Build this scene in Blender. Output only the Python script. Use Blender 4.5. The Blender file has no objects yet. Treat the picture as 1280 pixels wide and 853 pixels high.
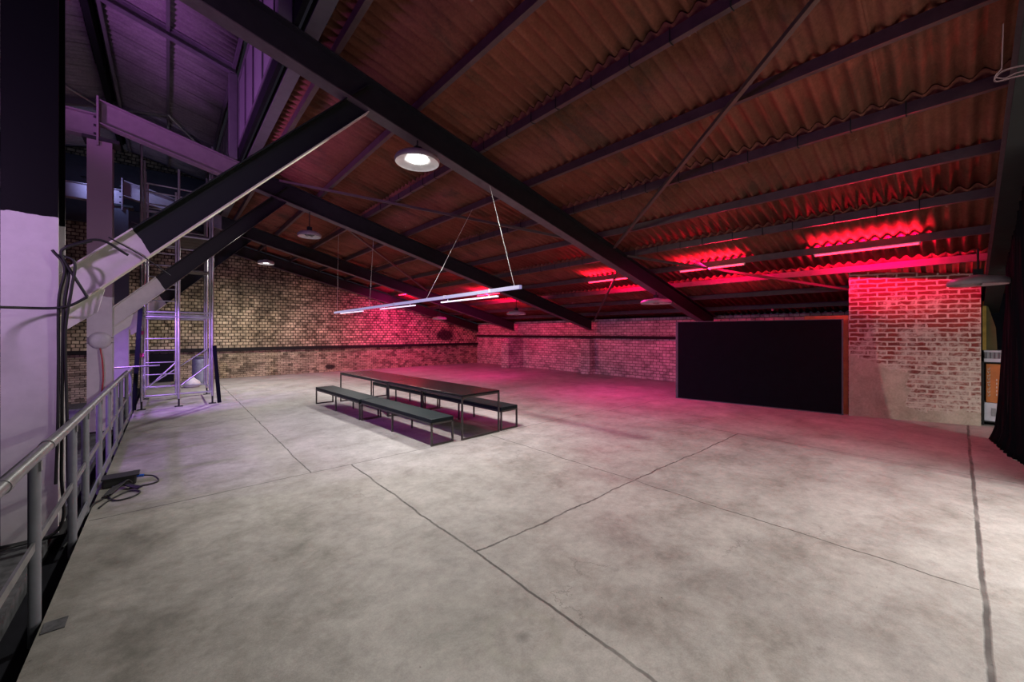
import bpy, math, random
from mathutils import Vector, Matrix
random.seed(7)
C = bpy.context.scene.collection
SL = 0.255
def zb(x): return 5.68 - SL*x          # underside of the rafters
def zp(x): return 6.15 - SL*x          # underside of the purlins
FR = [-0.45, 5.7, 11.0, 16.3, 19.98]   # frame lines along the building

# ------------------------------------------------------------------ meshes
class MB:
    def __init__(s): s.v = []; s.f = []; s.sm = []
    def add(s, vs, fs, smooth=False):
        n = len(s.v); s.v += [tuple(v) for v in vs]
        for f in fs: s.f.append(tuple(i+n for i in f)); s.sm.append(smooth)
        return s
    def box(s, x0, x1, y0, y1, z0, z1):
        vs = [(x, y, z) for z in (z0, z1) for y in (y0, y1) for x in (x0, x1)]
        return s.add(vs, [(0,2,3,1),(4,5,7,6),(0,1,5,4),(1,3,7,5),(3,2,6,7),(2,0,4,6)])
    def beam(s, a, b, prof, up=(0,0,1), plumb=False):
        a = Vector(a); b = Vector(b); d = (b-a).normalized(); up = Vector(up)
        side = d.cross(up).normalized(); u = up.normalized() if plumb else side.cross(d).normalized()
        n = len(prof); vs = []
        for p in (a, b):
            for (q, r) in prof: vs.append(p + side*q + u*r)
        fs = [(i, (i+1) % n, n+(i+1) % n, n+i) for i in range(n)]
        fs += [tuple(range(n-1, -1, -1)), tuple(range(n, 2*n))]
        return s.add(vs, fs)
    def bar(s, a, b, w, h=None, up=(0,0,1)):
        h = h or w; w /= 2; h /= 2
        return s.beam(a, b, [(-w,-h),(w,-h),(w,h),(-w,h)], up)
    def tube(s, pts, r, n=10, cap=True):
        pts = [Vector(p) for p in pts]; rings = []; ref = None
        for i, p in enumerate(pts):
            d = (pts[min(i+1, len(pts)-1)] - pts[max(i-1, 0)]).normalized()
            if ref is None: ref = Vector((0,0,1)) if abs(d.z) < .9 else Vector((1,0,0))
            side = d.cross(ref).normalized(); ref = side.cross(d).normalized()
            rings.append([p + (side*math.cos(t) + ref*math.sin(t))*r for t in [2*math.pi*k/n for k in range(n)]])
        vs = [v for ring in rings for v in ring]; fs = []
        for i in range(len(pts)-1):
            for k in range(n): fs.append((i*n+k, i*n+(k+1) % n, (i+1)*n+(k+1) % n, (i+1)*n+k))
        s.add(vs, fs, True)
        if cap:
            s.add(rings[0], [tuple(range(n-1, -1, -1))]); s.add(rings[-1], [tuple(range(n))])
        return s
    def lathe(s, prof, c, n=32, M=None):
        vs = []; m = len(prof)
        for k in range(n):
            t = 2*math.pi*k/n
            for (r, z) in prof:
                p = Vector((r*math.cos(t), r*math.sin(t), z))
                if M: p = M @ p
                vs.append(p + Vector(c))
        fs = []
        for k in range(n):
            for i in range(m-1): fs.append((k*m+i, ((k+1) % n)*m+i, ((k+1) % n)*m+i+1, k*m+i+1))
        return s.add(vs, fs, True)
    def build(s, name, mat, parent=None, label=None, bevel=0, smooth=None):
        me = bpy.data.meshes.new(name)
        off = parent_world(parent) if parent else Vector((0,0,0))
        me.from_pydata([tuple(Vector(v)-off) for v in s.v], [], s.f)
        for p, q in zip(me.polygons, s.sm): p.use_smooth = q
        me.materials.append(mat); me.update()
        o = bpy.data.objects.new(name, me); C.objects.link(o)
        if parent: o.parent = parent
        if label: o['label'] = label
        if bevel:
            m = o.modifiers.new('bevel', 'BEVEL'); m.width = bevel; m.segments = 2; m.limit_method = 'ANGLE'
        return o
def parent_world(p):
    v = Vector((0,0,0))
    while p is not None:
        v = v + p.location; p = p.parent
    return v
def thing(name, label, cat, loc=(0,0,0), group=None):
    o = bpy.data.objects.new(name, None); C.objects.link(o); o.location = loc
    o.empty_display_size = .1
    return tag(o, label, cat, group)
def tag(o, label, cat, group=None):
    o['label'] = label; o['category'] = cat
    if group: o['group'] = group
    return o
def struct(o): o['kind'] = 'structure'; return o
def dup(root, loc, label=None, rotz=None):
    r = root.copy(); C.objects.link(r); r.location = loc
    if rotz is not None: r.rotation_euler = (0,0,rotz)
    if label: r['label'] = label
    def rec(src, dst):
        for ch in list(src.children):
            c = ch.copy(); C.objects.link(c); c.parent = dst; rec(ch, c)
    rec(root, r)
    return r
def iprof(w, h, tf=.018, tw=.014):
    w /= 2; t = tw/2     # bottom at 0
    return [(-w,0),(w,0),(w,tf),(t,tf),(t,h-tf),(w,h-tf),(w,h),(-w,h),(-w,h-tf),(-t,h-tf),(-t,tf),(-w,tf)]
def arc(pts, n=8):
    """Catmull-Rom through the points"""
    P = [Vector(p) for p in pts]; P = [2*P[0]-P[1]] + P + [2*P[-1]-P[-2]]; out = []
    for i in range(1, len(P)-2):
        for k in range(n):
            t = k/n; a, b, c, d = P[i-1:i+3]
            out.append(.5*((2*b)+(-a+c)*t+(2*a-5*b+4*c-d)*t*t+(-a+3*b-3*c+d)*t**3))
    out.append(P[-2]); return out

# ------------------------------------------------------------------ materials
class NT:
    def __init__(s, name):
        s.m = bpy.data.materials.new(name); s.m.use_nodes = True
        s.t = s.m.node_tree; s.n = s.t.nodes; s.b = s.n['Principled BSDF']; s.out = s.n['Material Output']
        s.pos = s.n.new('ShaderNodeNewGeometry').outputs['Position']
    def put(s, sock, v):
        if isinstance(v, bpy.types.NodeSocket): s.t.links.new(v, sock)
        elif v is not None:
            if hasattr(sock.default_value, '__len__') and not hasattr(v, '__len__'): v = [v]*len(sock.default_value)
            if hasattr(v, '__len__') and len(sock.default_value) == 4 and len(v) == 3: v = (*v, 1)
            sock.default_value = v
    def math(s, op, a, b=None, c=None, clamp=False):
        n = s.n.new('ShaderNodeMath'); n.operation = op; n.use_clamp = clamp
        s.put(n.inputs[0], a); s.put(n.inputs[1], b)
        if c is not None: s.put(n.inputs[2], c)
        return n.outputs[0]
    def noise(s, scale, detail=4, rough=.5, vec=None, dist=0):
        n = s.n.new('ShaderNodeTexNoise'); s.put(n.inputs['Vector'], vec or s.pos)
        n.inputs['Scale'].default_value = scale; n.inputs['Detail'].default_value = detail
        n.inputs['Roughness'].default_value = rough; n.inputs['Distortion'].default_value = dist
        return n.outputs['Fac']
    def ramp(s, f, stops):
        n = s.n.new('ShaderNodeValToRGB'); s.put(n.inputs[0], f); e = n.color_ramp.elements
        while len(e) < len(stops): e.new(.5)
        for el, (p, c) in zip(e, stops):
            el.position = p; el.color = (*c, 1) if hasattr(c, '__len__') else (c, c, c, 1)
        return n.outputs[0]
    def mix(s, f, a, b, mode='MIX'):
        n = s.n.new('ShaderNodeMix'); n.data_type = 'RGBA'; n.blend_type = mode
        s.put(n.inputs[0], f); s.put(n.inputs[6], a); s.put(n.inputs[7], b); return n.outputs[2]
    def sep(s, v=None):
        n = s.n.new('ShaderNodeSeparateXYZ'); s.put(n.inputs[0], v or s.pos); return n.outputs
    def comb(s, x, y, z=0):
        n = s.n.new('ShaderNodeCombineXYZ')
        for i, q in enumerate((x, y, z)): s.put(n.inputs[i], q)
        return n.outputs[0]
    def bump(s, h, strength=.3, dist=.01):
        n = s.n.new('ShaderNodeBump'); s.put(n.inputs['Height'], h)
        n.inputs['Strength'].default_value = strength; n.inputs['Distance'].default_value = dist
        s.t.links.new(n.outputs[0], s.b.inputs['Normal'])
    def brick(s, vec, c1, c2, mortar, w, h, ms, bias=0, smooth=.1):
        n = s.n.new('ShaderNodeTexBrick'); s.put(n.inputs['Vector'], vec)
        s.put(n.inputs['Color1'], c1); s.put(n.inputs['Color2'], c2); s.put(n.inputs['Mortar'], mortar)
        n.inputs['Scale'].default_value = 1; n.inputs['Mortar Size'].default_value = ms
        n.inputs['Mortar Smooth'].default_value = smooth; n.inputs['Bias'].default_value = bias
        n.inputs['Brick Width'].default_value = w; n.inputs['Row Height'].default_value = h
        return n.outputs['Color'], n.outputs['Fac']
    def done(s, col=None, rough=None, metal=None, spec=None):
        if col is not None: s.put(s.b.inputs['Base Color'], col)
        if rough is not None: s.put(s.b.inputs['Roughness'], rough)
        if metal is not None: s.put(s.b.inputs['Metallic'], metal)
        if spec is not None: s.put(s.b.inputs['Specular IOR Level'], spec)
        return s.m
def paint(name, col, rough=.55, metal=0, var=.25, scale=6, bump=.1, spec=.5):
    t = NT(name)
    k = t.ramp(t.noise(scale, 5, .6), [(.3, 1-var), (.7, 1+0*var)])
    c = t.mix(1, col, k, 'MULTIPLY')
    t.bump(t.noise(40, 3), bump, .004)
    return t.done(c, rough, metal, spec)
def emit(name, col, strength, base=.8):
    t = NT(name); t.put(t.b.inputs['Base Color'], (base,base,base)); t.put(t.b.inputs['Emission Color'], col)
    t.b.inputs['Emission Strength'].default_value = strength
    return t.m

# concrete floor: mottled slab with saw cuts and wandering cracks
def floor_mat():
    t = NT('concrete_floor'); x, y, z = t.sep()
    n1 = t.noise(.6, 8, .68); n2 = t.noise(1.7, 9, .72, dist=.25); n3 = t.noise(14, 5, .7); n4 = t.noise(90, 3, .7)
    c = t.ramp(n1, [(.3, (.31,.29,.275)), (.5, (.42,.395,.375)), (.72, (.51,.48,.46))])
    c = t.mix(.85, c, t.ramp(n2, [(.30, (.50,.50,.47)), (.44, (.84,.83,.81)), (.55, (1.0,1.0,1.0)), (.72, (1.22,1.2,1.17))]), 'MULTIPLY')
    c = t.mix(.6, c, t.ramp(n3, [(.3, .78), (.6, 1.05)]), 'MULTIPLY')
    c = t.mix(.4, c, t.ramp(n4, [(.35, .75), (.6, 1.1)]), 'MULTIPLY')
    # brushed streaks
    st = t.noise(3.0, 5, .7, vec=t.comb(t.math('MULTIPLY', t.math('ADD', x, y), 2.5), t.math('MULTIPLY', t.math('SUBTRACT', x, y), .5)), dist=.2)
    c = t.mix(.22, c, t.ramp(st, [(.35, .8), (.65, 1.1)]), 'MULTIPLY')
    # ring stain
    def dist(cx, cy):
        return t.math('SQRT', t.math('ADD', t.math('POWER', t.math('SUBTRACT', x, cx), 2), t.math('POWER', t.math('SUBTRACT', y, cy), 2)))
    for cx, cy, r0, amt in ((1.66, 1.79, .05, .9), (1.5, 4.1, .14, .3)):
        dd = t.math('ADD', dist(cx, cy), t.math('MULTIPLY', t.math('SUBTRACT', n2, .5), .12))
        spot = t.ramp(dd, [(0, .55+.3*(1-amt)), (r0*1.3, 1)])
        c = t.mix(amt, c, spot, 'MULTIPLY')
        ring = t.math('SUBTRACT', 1, t.math('MULTIPLY', t.math('ABSOLUTE', t.math('SUBTRACT', dd, r0*4.2)), 18), clamp=True)
        c = t.mix(t.math('MULTIPLY', ring, .3*amt), c, (.34,.34,.28))
    wob = t.math('MULTIPLY', t.math('SUBTRACT', t.noise(1.3, 5, .6), .5), .16)
    fine = t.math('MULTIPLY', t.math('SUBTRACT', t.noise(9, 4, .6), .5), .03)
    wv = t.math('ADD', wob, fine)
    crack = None
    #        axis (constant), from, to, width, wander
    segs = [('x', 1.99, -7, 5.78, .013, .55), ('x', 1.45, 5.78, 20, .010, .6), ('x', 4.50, -.1, 5.78, .009, .9), ('x', 8.05, -7, 20, .008, .6),
            ('x', 11.6, 5.8, 20, .007, .6), ('y', 5.78, -.6, 8.05, .010, .45), ('y', 5.60, 8.05, 15, .009, .8), ('y', 2.74, 1.99, 8.05, .012, 1.0),
            ('y', -.12, 2.0, 15, .020, .35), ('y', 10.4, -.6, 15, .010, .6), ('y', 15.3, -.6, 15, .010, .6), ('x', 4.9, 5.8, 20, .007, .5)]
    for ax, c0, a, b, w, k in segs:
        u, v = (x, y) if ax == 'x' else (y, x)
        d = t.math('ABSOLUTE', t.math('SUBTRACT', t.math('ADD', u, t.math('MULTIPLY', wv, k)), c0))
        m = t.math('SUBTRACT', 1, t.math('MULTIPLY', t.math('SUBTRACT', d, w*.5), 1/(w*.6)), clamp=True)
        m = t.math('MULTIPLY', m, t.math('MULTIPLY', t.math('GREATER_THAN', v, a), t.math('LESS_THAN', v, b)))
        m = t.math('MULTIPLY', m, t.ramp(t.noise(2.7, 3), [(.3, .6), (.55, 1)]))
        crack = m if crack is None else t.math('MAXIMUM', crack, m)
    vor = t.n.new('ShaderNodeTexVoronoi'); vor.feature = 'DISTANCE_TO_EDGE'; vor.inputs['Scale'].default_value = .33
    t.put(vor.inputs['Vector'], t.comb(t.math('ADD', x, t.math('MULTIPLY', n2, 1.1)), t.math('ADD', y, t.math('MULTIPLY', n1, 1.3))))
    hair = t.math('MULTIPLY', t.math('LESS_THAN', vor.outputs['Distance'], .0018), t.ramp(t.noise(.9, 2), [(.52, 0), (.6, .5)]))
    c = t.mix(hair, c, (.12,.11,.10))
    sp = t.ramp(t.noise(19, 2, .5), [(.765, 0), (.80, .8)])
    c = t.mix(sp, c, (.10,.095,.085))
    c = t.mix(.5, c, t.ramp(t.noise(4.2, 9, .78, dist=.3), [(.36, .70), (.5, 1), (.66, 1.14)]), 'MULTIPLY')
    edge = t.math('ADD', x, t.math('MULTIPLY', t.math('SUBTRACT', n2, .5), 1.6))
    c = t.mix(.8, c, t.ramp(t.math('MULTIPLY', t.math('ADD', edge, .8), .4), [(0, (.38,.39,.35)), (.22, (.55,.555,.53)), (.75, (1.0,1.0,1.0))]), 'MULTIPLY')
    c = t.mix(t.math('MULTIPLY', crack, .88), c, (.055,.05,.048))
    h = t.math('SUBTRACT', t.math('ADD', t.math('MULTIPLY', n3, .3), t.math('MULTIPLY', n4, .2)), t.math('MULTIPLY', crack, 1.5))
    t.bump(h, .35, .01)
    return t.done(c, t.ramp(n2, [(.3, .48), (.7, .68)]), 0, .35)

def brick_mat(name, axis, c1, c2, mortar, bw, bh, ms, split=None, soot=.7):
    t = NT(name); x, y, z = t.sep(); u = x if axis == 'x' else t.math('ADD', x, y)
    wob = t.math('MULTIPLY', t.math('SUBTRACT', t.noise(4.5, 4, .65), .5), .06)
    vec = t.comb(t.math('ADD', u, wob), t.math('ADD', z, wob))
    col, fac = t.brick(vec, c1, c2, mortar, bw, bh, ms)
    if split:
        col2, fac2 = t.brick(vec, tuple(q*.72 for q in c1), tuple(q*.75 for q in c2), tuple(q*1.3 for q in mortar), .23, .082, .011)
        lo = t.math('LESS_THAN', z, split); col = t.mix(lo, col, col2)
    # each stone its own shade, then soot and efflorescence
    vo = t.n.new('ShaderNodeTexWhiteNoise'); vo.noise_dimensions = '2D'
    row = t.math('FLOOR', t.math('DIVIDE', z, bh))
    t.put(vo.inputs['Vector'], t.comb(t.math('FLOOR', t.math('DIVIDE', t.math('ADD', u, t.math('MULTIPLY', t.math('MODULO', row, 2), bw*.5)), bw)), row))
    col = t.mix(.8 if axis == 'x' else .5, col, t.ramp(vo.outputs['Value'], [(0, .30), (.45, .9), (1, 1.45)]), 'MULTIPLY')
    n = t.noise(.75, 6, .68, dist=.5)
    n = t.math('ADD', n, t.math('MULTIPLY', t.math('SUBTRACT', z, 2.2), -.075 if axis == 'x' else -.03))
    col = t.mix(soot, col, t.ramp(n, [(.33, (.10,.09,.085)), (.46, (.55,.53,.5)), (.6, (1.05,1.03,1.0))]), 'MULTIPLY')
    col = t.mix(.5, col, t.ramp(t.noise(16, 5, .7), [(.3, .6), (.65, 1.15)]), 'MULTIPLY')
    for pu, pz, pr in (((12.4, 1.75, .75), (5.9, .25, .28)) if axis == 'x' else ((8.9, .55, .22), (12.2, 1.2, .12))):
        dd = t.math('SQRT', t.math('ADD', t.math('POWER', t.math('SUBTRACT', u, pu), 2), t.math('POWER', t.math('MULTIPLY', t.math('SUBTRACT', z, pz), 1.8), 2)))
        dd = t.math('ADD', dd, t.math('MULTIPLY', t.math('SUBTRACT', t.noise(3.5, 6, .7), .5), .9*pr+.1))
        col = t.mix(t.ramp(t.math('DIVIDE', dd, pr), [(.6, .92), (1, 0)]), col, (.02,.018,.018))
    t.bump(t.math('ADD', t.math('MULTIPLY', fac, -1), t.math('MULTIPLY', t.noise(30, 4), .5)), .6, .012)
    return t.done(col, .9, 0, .2)

def redbrick_mat():
    t = NT('worn_red_brick'); x, y, z = t.sep()
    wob = t.math('MULTIPLY', t.math('SUBTRACT', t.noise(7, 4), .5), .05)
    vec = t.comb(t.math('ADD', y, wob), t.math('ADD', z, wob))
    col, fac = t.brick(vec, (.25,.065,.05), (.17,.05,.042), (.58,.51,.44), .30, .100, .018, smooth=.35)
    col = t.mix(.5, col, t.ramp(t.noise(11, 5, .7), [(.3, .65), (.7, 1.25)]), 'MULTIPLY')
    # lime bloom and paint residue over the bricks, thicker lower down
    bl = t.math('ADD', t.noise(2.6, 7, .72, dist=.4), t.math('MULTIPLY', t.math('SUBTRACT', 1.9, z), .085))
    bm = t.ramp(bl, [(.47, 0), (.56, .8), (.72, .95)])
    bm = t.math('MULTIPLY', bm, t.ramp(t.noise(13, 7, .8), [(.40, .1), (.54, 1)]))
    col = t.mix(bm, col, (.60,.54,.46))
    # remains of render: lower left field and a skirt
    e = t.math('MULTIPLY', t.math('SUBTRACT', t.noise(2.2, 8, .7), .5), 1.0)
    f1 = t.math('GREATER_THAN', t.math('ADD', y, e), .72)
    f2 = t.math('LESS_THAN', t.math('ADD', z, t.math('MULTIPLY', e, .75)), t.math('ADD', 1.12, t.math('MULTIPLY', t.math('SUBTRACT', y, .9), .35)))
    f3 = t.math('LESS_THAN', t.math('ADD', z, t.math('MULTIPLY', e, .6)), .26)
    pl = t.math('MAXIMUM', t.math('MULTIPLY', f1, f2), f3)
    pc = t.ramp(t.noise(3, 7, .65, dist=.5), [(.3, (.36,.31,.24)), (.5, (.47,.41,.33)), (.7, (.56,.50,.41))])
    pc = t.mix(.6, pc, t.ramp(t.noise(26, 5, .7), [(.3, .72), (.65, 1.1)]), 'MULTIPLY')
    col = t.mix(pl, col, pc)
    hb = t.math('MULTIPLY', fac, t.math('MULTIPLY', t.math('SUBTRACT', 1, pl), -.8))
    t.bump(t.math('ADD', t.math('ADD', hb, t.math('MULTIPLY', pl, .6)), t.math('MULTIPLY', t.noise(35, 5), .5)), .6, .014)
    return t.done(col, .88, 0, .2)

def roof_mat(name, c_lo, c_hi, moss):
    t = NT(name); x, y, z = t.sep()
    sv = t.comb(t.math('MULTIPLY', x, .5), y, z)
    c = t.ramp(t.noise(2.2, 7, .7, vec=sv), [(.3, c_lo), (.7, c_hi)])
    m = t.ramp(t.noise(1.1, 6, .7, vec=sv, dist=.6), [(.52, 0), (.66, .6)])
    c = t.mix(m, c, moss)
    c = t.mix(.5, c, t.ramp(t.noise(30, 5, .75), [(.3, .55), (.65, 1.2)]), 'MULTIPLY')
    sp = t.ramp(t.noise(4.5, 2, .4), [(.76, 0), (.80, 1)])
    c = t.mix(t.math('MULTIPLY', sp, .35), c, (.5,.42,.38))
    t.bump(t.noise(25, 5, .7), .4, .006)
    return t.done(c, .95, 0, .1)

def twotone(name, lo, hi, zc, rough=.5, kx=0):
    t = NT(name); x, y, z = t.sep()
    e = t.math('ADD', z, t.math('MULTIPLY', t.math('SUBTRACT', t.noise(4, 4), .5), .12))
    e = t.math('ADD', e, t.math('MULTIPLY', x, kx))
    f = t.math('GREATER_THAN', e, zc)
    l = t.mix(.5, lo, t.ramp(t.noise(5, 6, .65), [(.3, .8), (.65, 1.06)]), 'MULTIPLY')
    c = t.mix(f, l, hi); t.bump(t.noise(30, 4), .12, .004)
    return t.done(c, rough, 0, .08)

M = {}
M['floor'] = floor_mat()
M['gable'] = brick_mat('sooty_stone_brick', 'x', (.66,.58,.40), (.50,.43,.29), (.10,.08,.055), .20, .125, .017, split=1.12)
M['eaves'] = brick_mat('pale_brick', 'y', (.66,.61,.56), (.54,.49,.45), (.22,.19,.17), .27, .12, .013, soot=.42)
M['eaves_x'] = brick_mat('pale_brick_return', 'x', (.52,.47,.42), (.42,.37,.33), (.16,.14,.125), .27, .12, .013, soot=.35)
M['redbrick'] = redbrick_mat()
M['roof'] = roof_mat('rusty_fibre_sheet', (.155,.050,.034), (.28,.10,.068), (.05,.045,.032))
M['roof_hi'] = roof_mat('grey_fibre_sheet', (.20,.16,.19), (.30,.26,.29), (.12,.11,.12))
M['black_steel'] = paint('black_steel', (.026,.027,.028), .6, spec=.15)
M['flange'] = paint('pale_pinkish_steel', (.13,.095,.11), .6, var=.35)  # paler pinkish steel for bottom flanges and the first rafter's upper section
M['purlin'] = paint('grey_brown_purlin', (.10,.055,.06), .5, var=.4)
M['rod'] = paint('rusty_rod', (.10,.065,.055), .6)
M['pink_steel'] = paint('grey_painted_steel', (.20,.15,.18), .5, var=.2)
M['post_steel'] = paint('lantern_post_paint', (.14,.12,.15), .5)
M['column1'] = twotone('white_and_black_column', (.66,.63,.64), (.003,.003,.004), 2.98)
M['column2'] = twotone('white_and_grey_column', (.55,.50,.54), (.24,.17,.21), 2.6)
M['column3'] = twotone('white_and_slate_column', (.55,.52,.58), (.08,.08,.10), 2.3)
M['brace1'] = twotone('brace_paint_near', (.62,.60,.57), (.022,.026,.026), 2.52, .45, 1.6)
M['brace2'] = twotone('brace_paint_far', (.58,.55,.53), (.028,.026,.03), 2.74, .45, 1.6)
M['brace_edge'] = twotone('brace_edge_paint', (.62,.60,.50), (.45,.46,.33), 9, .45)
M['galv'] = paint('galvanised_pipe', (.30,.30,.31), .40, .6, .35)
M['rail_post'] = paint('grey_post_paint', (.20,.21,.24), .5, .1)
M['scaffold'] = paint('dull_aluminium', (.55,.55,.58), .42, .7, .3)
M['black_fabric'] = paint('black_fabric', (.006,.007,.012), .95, spec=.1)
M['panel_edge'] = paint('dark_panel_edge', (.10,.10,.13), .6)
M['table_top'] = paint('black_stained_board', (.012,.010,.011), .24, spec=.35, var=.5, scale=9)
M['bench_top'] = paint('blue_black_board', (.010,.017,.020), .5, spec=.15, var=.5, scale=9)
M['leg'] = paint('dark_steel_tube', (.10,.09,.085), .4, .6)
M['lamp'] = paint('lamp_enamel', (.36,.30,.32), .4)
M['lamp_in'] = paint('lamp_reflector', (.75,.72,.72), .35)
M['lamp_dark'] = paint('lamp_core', (.04,.035,.04), .5)
M['lens_on'] = emit('lit_lens', (1,1,.97), 12)
M['lens_off'] = paint('unlit_lens', (.35,.32,.33), .3)
M['red_tube'] = emit('red_tube', (1,.0035,.022), 13)
M['led_tube'] = emit('white_tube', (.82,.76,1), 1.0)
M['led_bar'] = emit('led_diffuser', (.50,.43,.92), .5, .25)
M['alu'] = paint('pale_aluminium', (.72,.70,.80), .35, .2, .1)
M['wire'] = paint('steel_wire', (.62,.60,.58), .4, .3)
M['black_rubber'] = paint('black_rubber', (.008,.008,.009), .6)
M['red_cable'] = paint('red_cable', (.45,.04,.06), .5)
M['blue_plug'] = paint('blue_plug', (.02,.10,.55), .4)
M['ledge'] = paint('black_wall_band', (.006,.005,.005), .8)
M['wood'] = paint('orange_brown_wood', (.60,.24,.07), .6, var=.4)
M['dark'] = paint('unlit_dark_lining', (.012,.012,.016), .9, spec=.1)
M['blue_panel'] = paint('dark_blue_panel', (.035,.04,.06), .8)
M['rubble'] = paint('grimy_concrete', (.10,.10,.11), .85, var=.7, scale=14, bump=.6)
M['glass'] = paint('frosted_pane', (.26,.24,.28), .3, var=.1)
M['lilac'] = paint('plastic_cover', (.58,.54,.58), .4)
M['barrel'] = paint('pale_plastic_barrel', (.34,.37,.42), .45, var=.4)
M['white_bag'] = paint('white_sack', (.65,.62,.66), .7)
M['grey_crate'] = paint('grey_crate', (.30,.32,.34), .6)
M['white_crate'] = paint('white_carton', (.62,.64,.72), .6)
M['orange_box'] = paint('orange_carton', (.55,.19,.05), .7)
M['yellow'] = paint('mustard_board', (.45,.30,.05), .7, var=.5)
M['olive'] = paint('olive_board', (.09,.085,.03), .8)
M['print'] = paint('pale_print', (.7,.6,.5), .7)
M['pink'] = paint('pink_clamp', (.65,.05,.30), .5)
M['cord'] = paint('pink_cord', (.16,.08,.09), .7)

# ------------------------------------------------------------------ the setting
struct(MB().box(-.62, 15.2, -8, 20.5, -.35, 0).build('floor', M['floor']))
struct(MB().box(-2.7, -.84, -8, 14.6, -.35, -.02).build('trim_1', M['rubble']))
struct(MB().box(-.84, -.62, -8, 20.5, -.35, -.16).build('trim_2', M['dark']))
struct(MB().box(-7, -.84, 14.6, 20.5, -.75, -.55).build('trim_3', M['rubble']))
struct(MB().box(-7.2, -2.7, -8, 14.6, -3.2, -3.0).build('trim_4', M['dark']))
struct(MB().box(-7.4, -7.2, -8, 20.6, -3.2, 9.0).build('wall_left', M['dark']))
struct(MB().box(-7.4, 15.2, -8.2, -8, -3.2, 9.0).build('wall_back', M['dark']))
struct(MB().add([(-7.4,20.1,-3.2),(14.7,20.1,-.3),(14.7,20.1,2.25),(1.2,20.1,5.7),(1.2,20.1,8.0),(-1.25,20.1,8.6),(-7.4,20.1,7.0),
                 (-7.4,20.5,-3.2),(14.7,20.5,-.3),(14.7,20.5,2.25),(1.2,20.5,5.7),(1.2,20.5,8.0),(-1.25,20.5,8.6),(-7.4,20.5,7.0)],
                [(0,1,2,3,4,5,6),(13,12,11,10,9,8,7)] + [(i,(i+1)%7+7*0,(i+1)%7+7,i+7)[::-1] for i in range(7)]).build('wall_gable', M['gable']))
wr = MB().box(14.7, 15.1, -8, 20.1, -.3, 2.5)
struct(wr.build('wall_eaves', M['eaves']))
for i, (y0, y1) in enumerate(((11.0, 11.5), (15.85, 16.45))):
    p = MB().box(13.65 if i else 14.3, 14.7, y0, y1, 0, 1.6)
    struct(p.build('trim_%d' % (5+i), M['eaves']))
struct(MB().box(-7.2, 1.15, 19.95, 20.1, 5.75, 8.0).build('trim_10', M['blue_panel']))  # dark blue panel laid over the upper gable brick
# protruding black bands along the gable and eaves walls
lg = MB(); y = 20.1
lg.box(-6, 14.7, 19.98, 20.1, 1.13, 1.27); struct(lg.build('trim_7', M['ledge']))
struct(MB().box(14.58, 14.7, -2, 19.98, 1.64, 1.76).build('trim_8', M['ledge']))
# dark hole in the gable drawn as flat dark panel behind the scaffold tower
struct(MB().box(-.62, .18, 20.02, 20.1, .02, 1.1).build('trim_9', M['dark']))
# brick chimney block on the right
def quad_prism(a, b, th, z0, z1, mb=None):
    mb = mb or MB(); a = Vector((*a, 0)); b = Vector((*b, 0)); d = (b-a).normalized(); n = Vector((-d.y, d.x, 0))
    if n.x < 0: n = -n
    pts = [a, b, b+n*th, a+n*th]
    return mb.add([(p.x,p.y,z0) for p in pts]+[(p.x,p.y,z1) for p in pts],
                  [(3,2,1,0),(4,5,6,7),(0,1,5,4),(1,2,6,5),(2,3,7,6),(3,0,4,7)])
bp = [(12.42,-.30), (11.72,1.66), (13.5,1.66), (13.5,-.30)]
struct(MB().add([(x,y,0) for x,y in bp] + [(x,y,zp(x)+.125) for x,y in bp], [(3,2,1,0),(4,5,6,7),(0,1,5,4),(1,2,6,5),(2,3,7,6),(3,0,4,7)]).build('wall_block', M['redbrick']))

# ------------------------------------------------------------------ roof sheets
PITCH = .178; AMP = .036
def sheets(mb, x0, x1, z0, z1, ya, yb, seed):
    """corrugated sheets laid side by side, ridges running along X; lower face then upper face"""
    r = random.Random(seed); W = PITCH*6; y = ya + r.random()*0; k = 0
    while y < yb:
        y2 = min(y + W + PITCH*.35, yb + .3); n = max(2, int((y2-y)/PITCH*8))
        dx = r.uniform(-.012, .012); vs = []
        for i in range(n+1):
            yy = y + (y2-y)*i/n; q = AMP*math.cos(2*math.pi*yy/PITCH) - .010*(i/n) + .006
            for (xx, zz) in ((x0+dx, z0), (x1+dx, z1)): vs.append((xx, yy, zz+q))
        m = len(vs); vs += [(a, b, c+.009) for a, b, c in vs]; fs = []
        for i in range(n):
            a, b, c, d = 2*i, 2*i+1, 2*i+3, 2*i+2
            fs += [(a,b,c,d), (a+m,d+m,c+m,b+m), (a,d,d+m,a+m), (b,b+m,c+m,c)]
        fs += [(0,m,m+1,1), (2*n,2*n+1,2*n+1+m,2*n+m)]
        mb.add(vs, fs, True); y += W
rf = MB(); PD = .135
laps = [1.55, 4.14, 6.55, 8.95, 11.37, 13.8]
for i in range(5):
    xa = laps[i] - (.04 if i else 0); xb = laps[i+1] + .06
    if i == 4: xb = 15.0
    o = .028
    sheets(rf, xa, xb, zp(xa)+PD+AMP+.002, zp(xb)+PD+AMP+o-.002, -8, 20.1, i)
struct(rf.build('ceiling', M['roof']))
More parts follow.
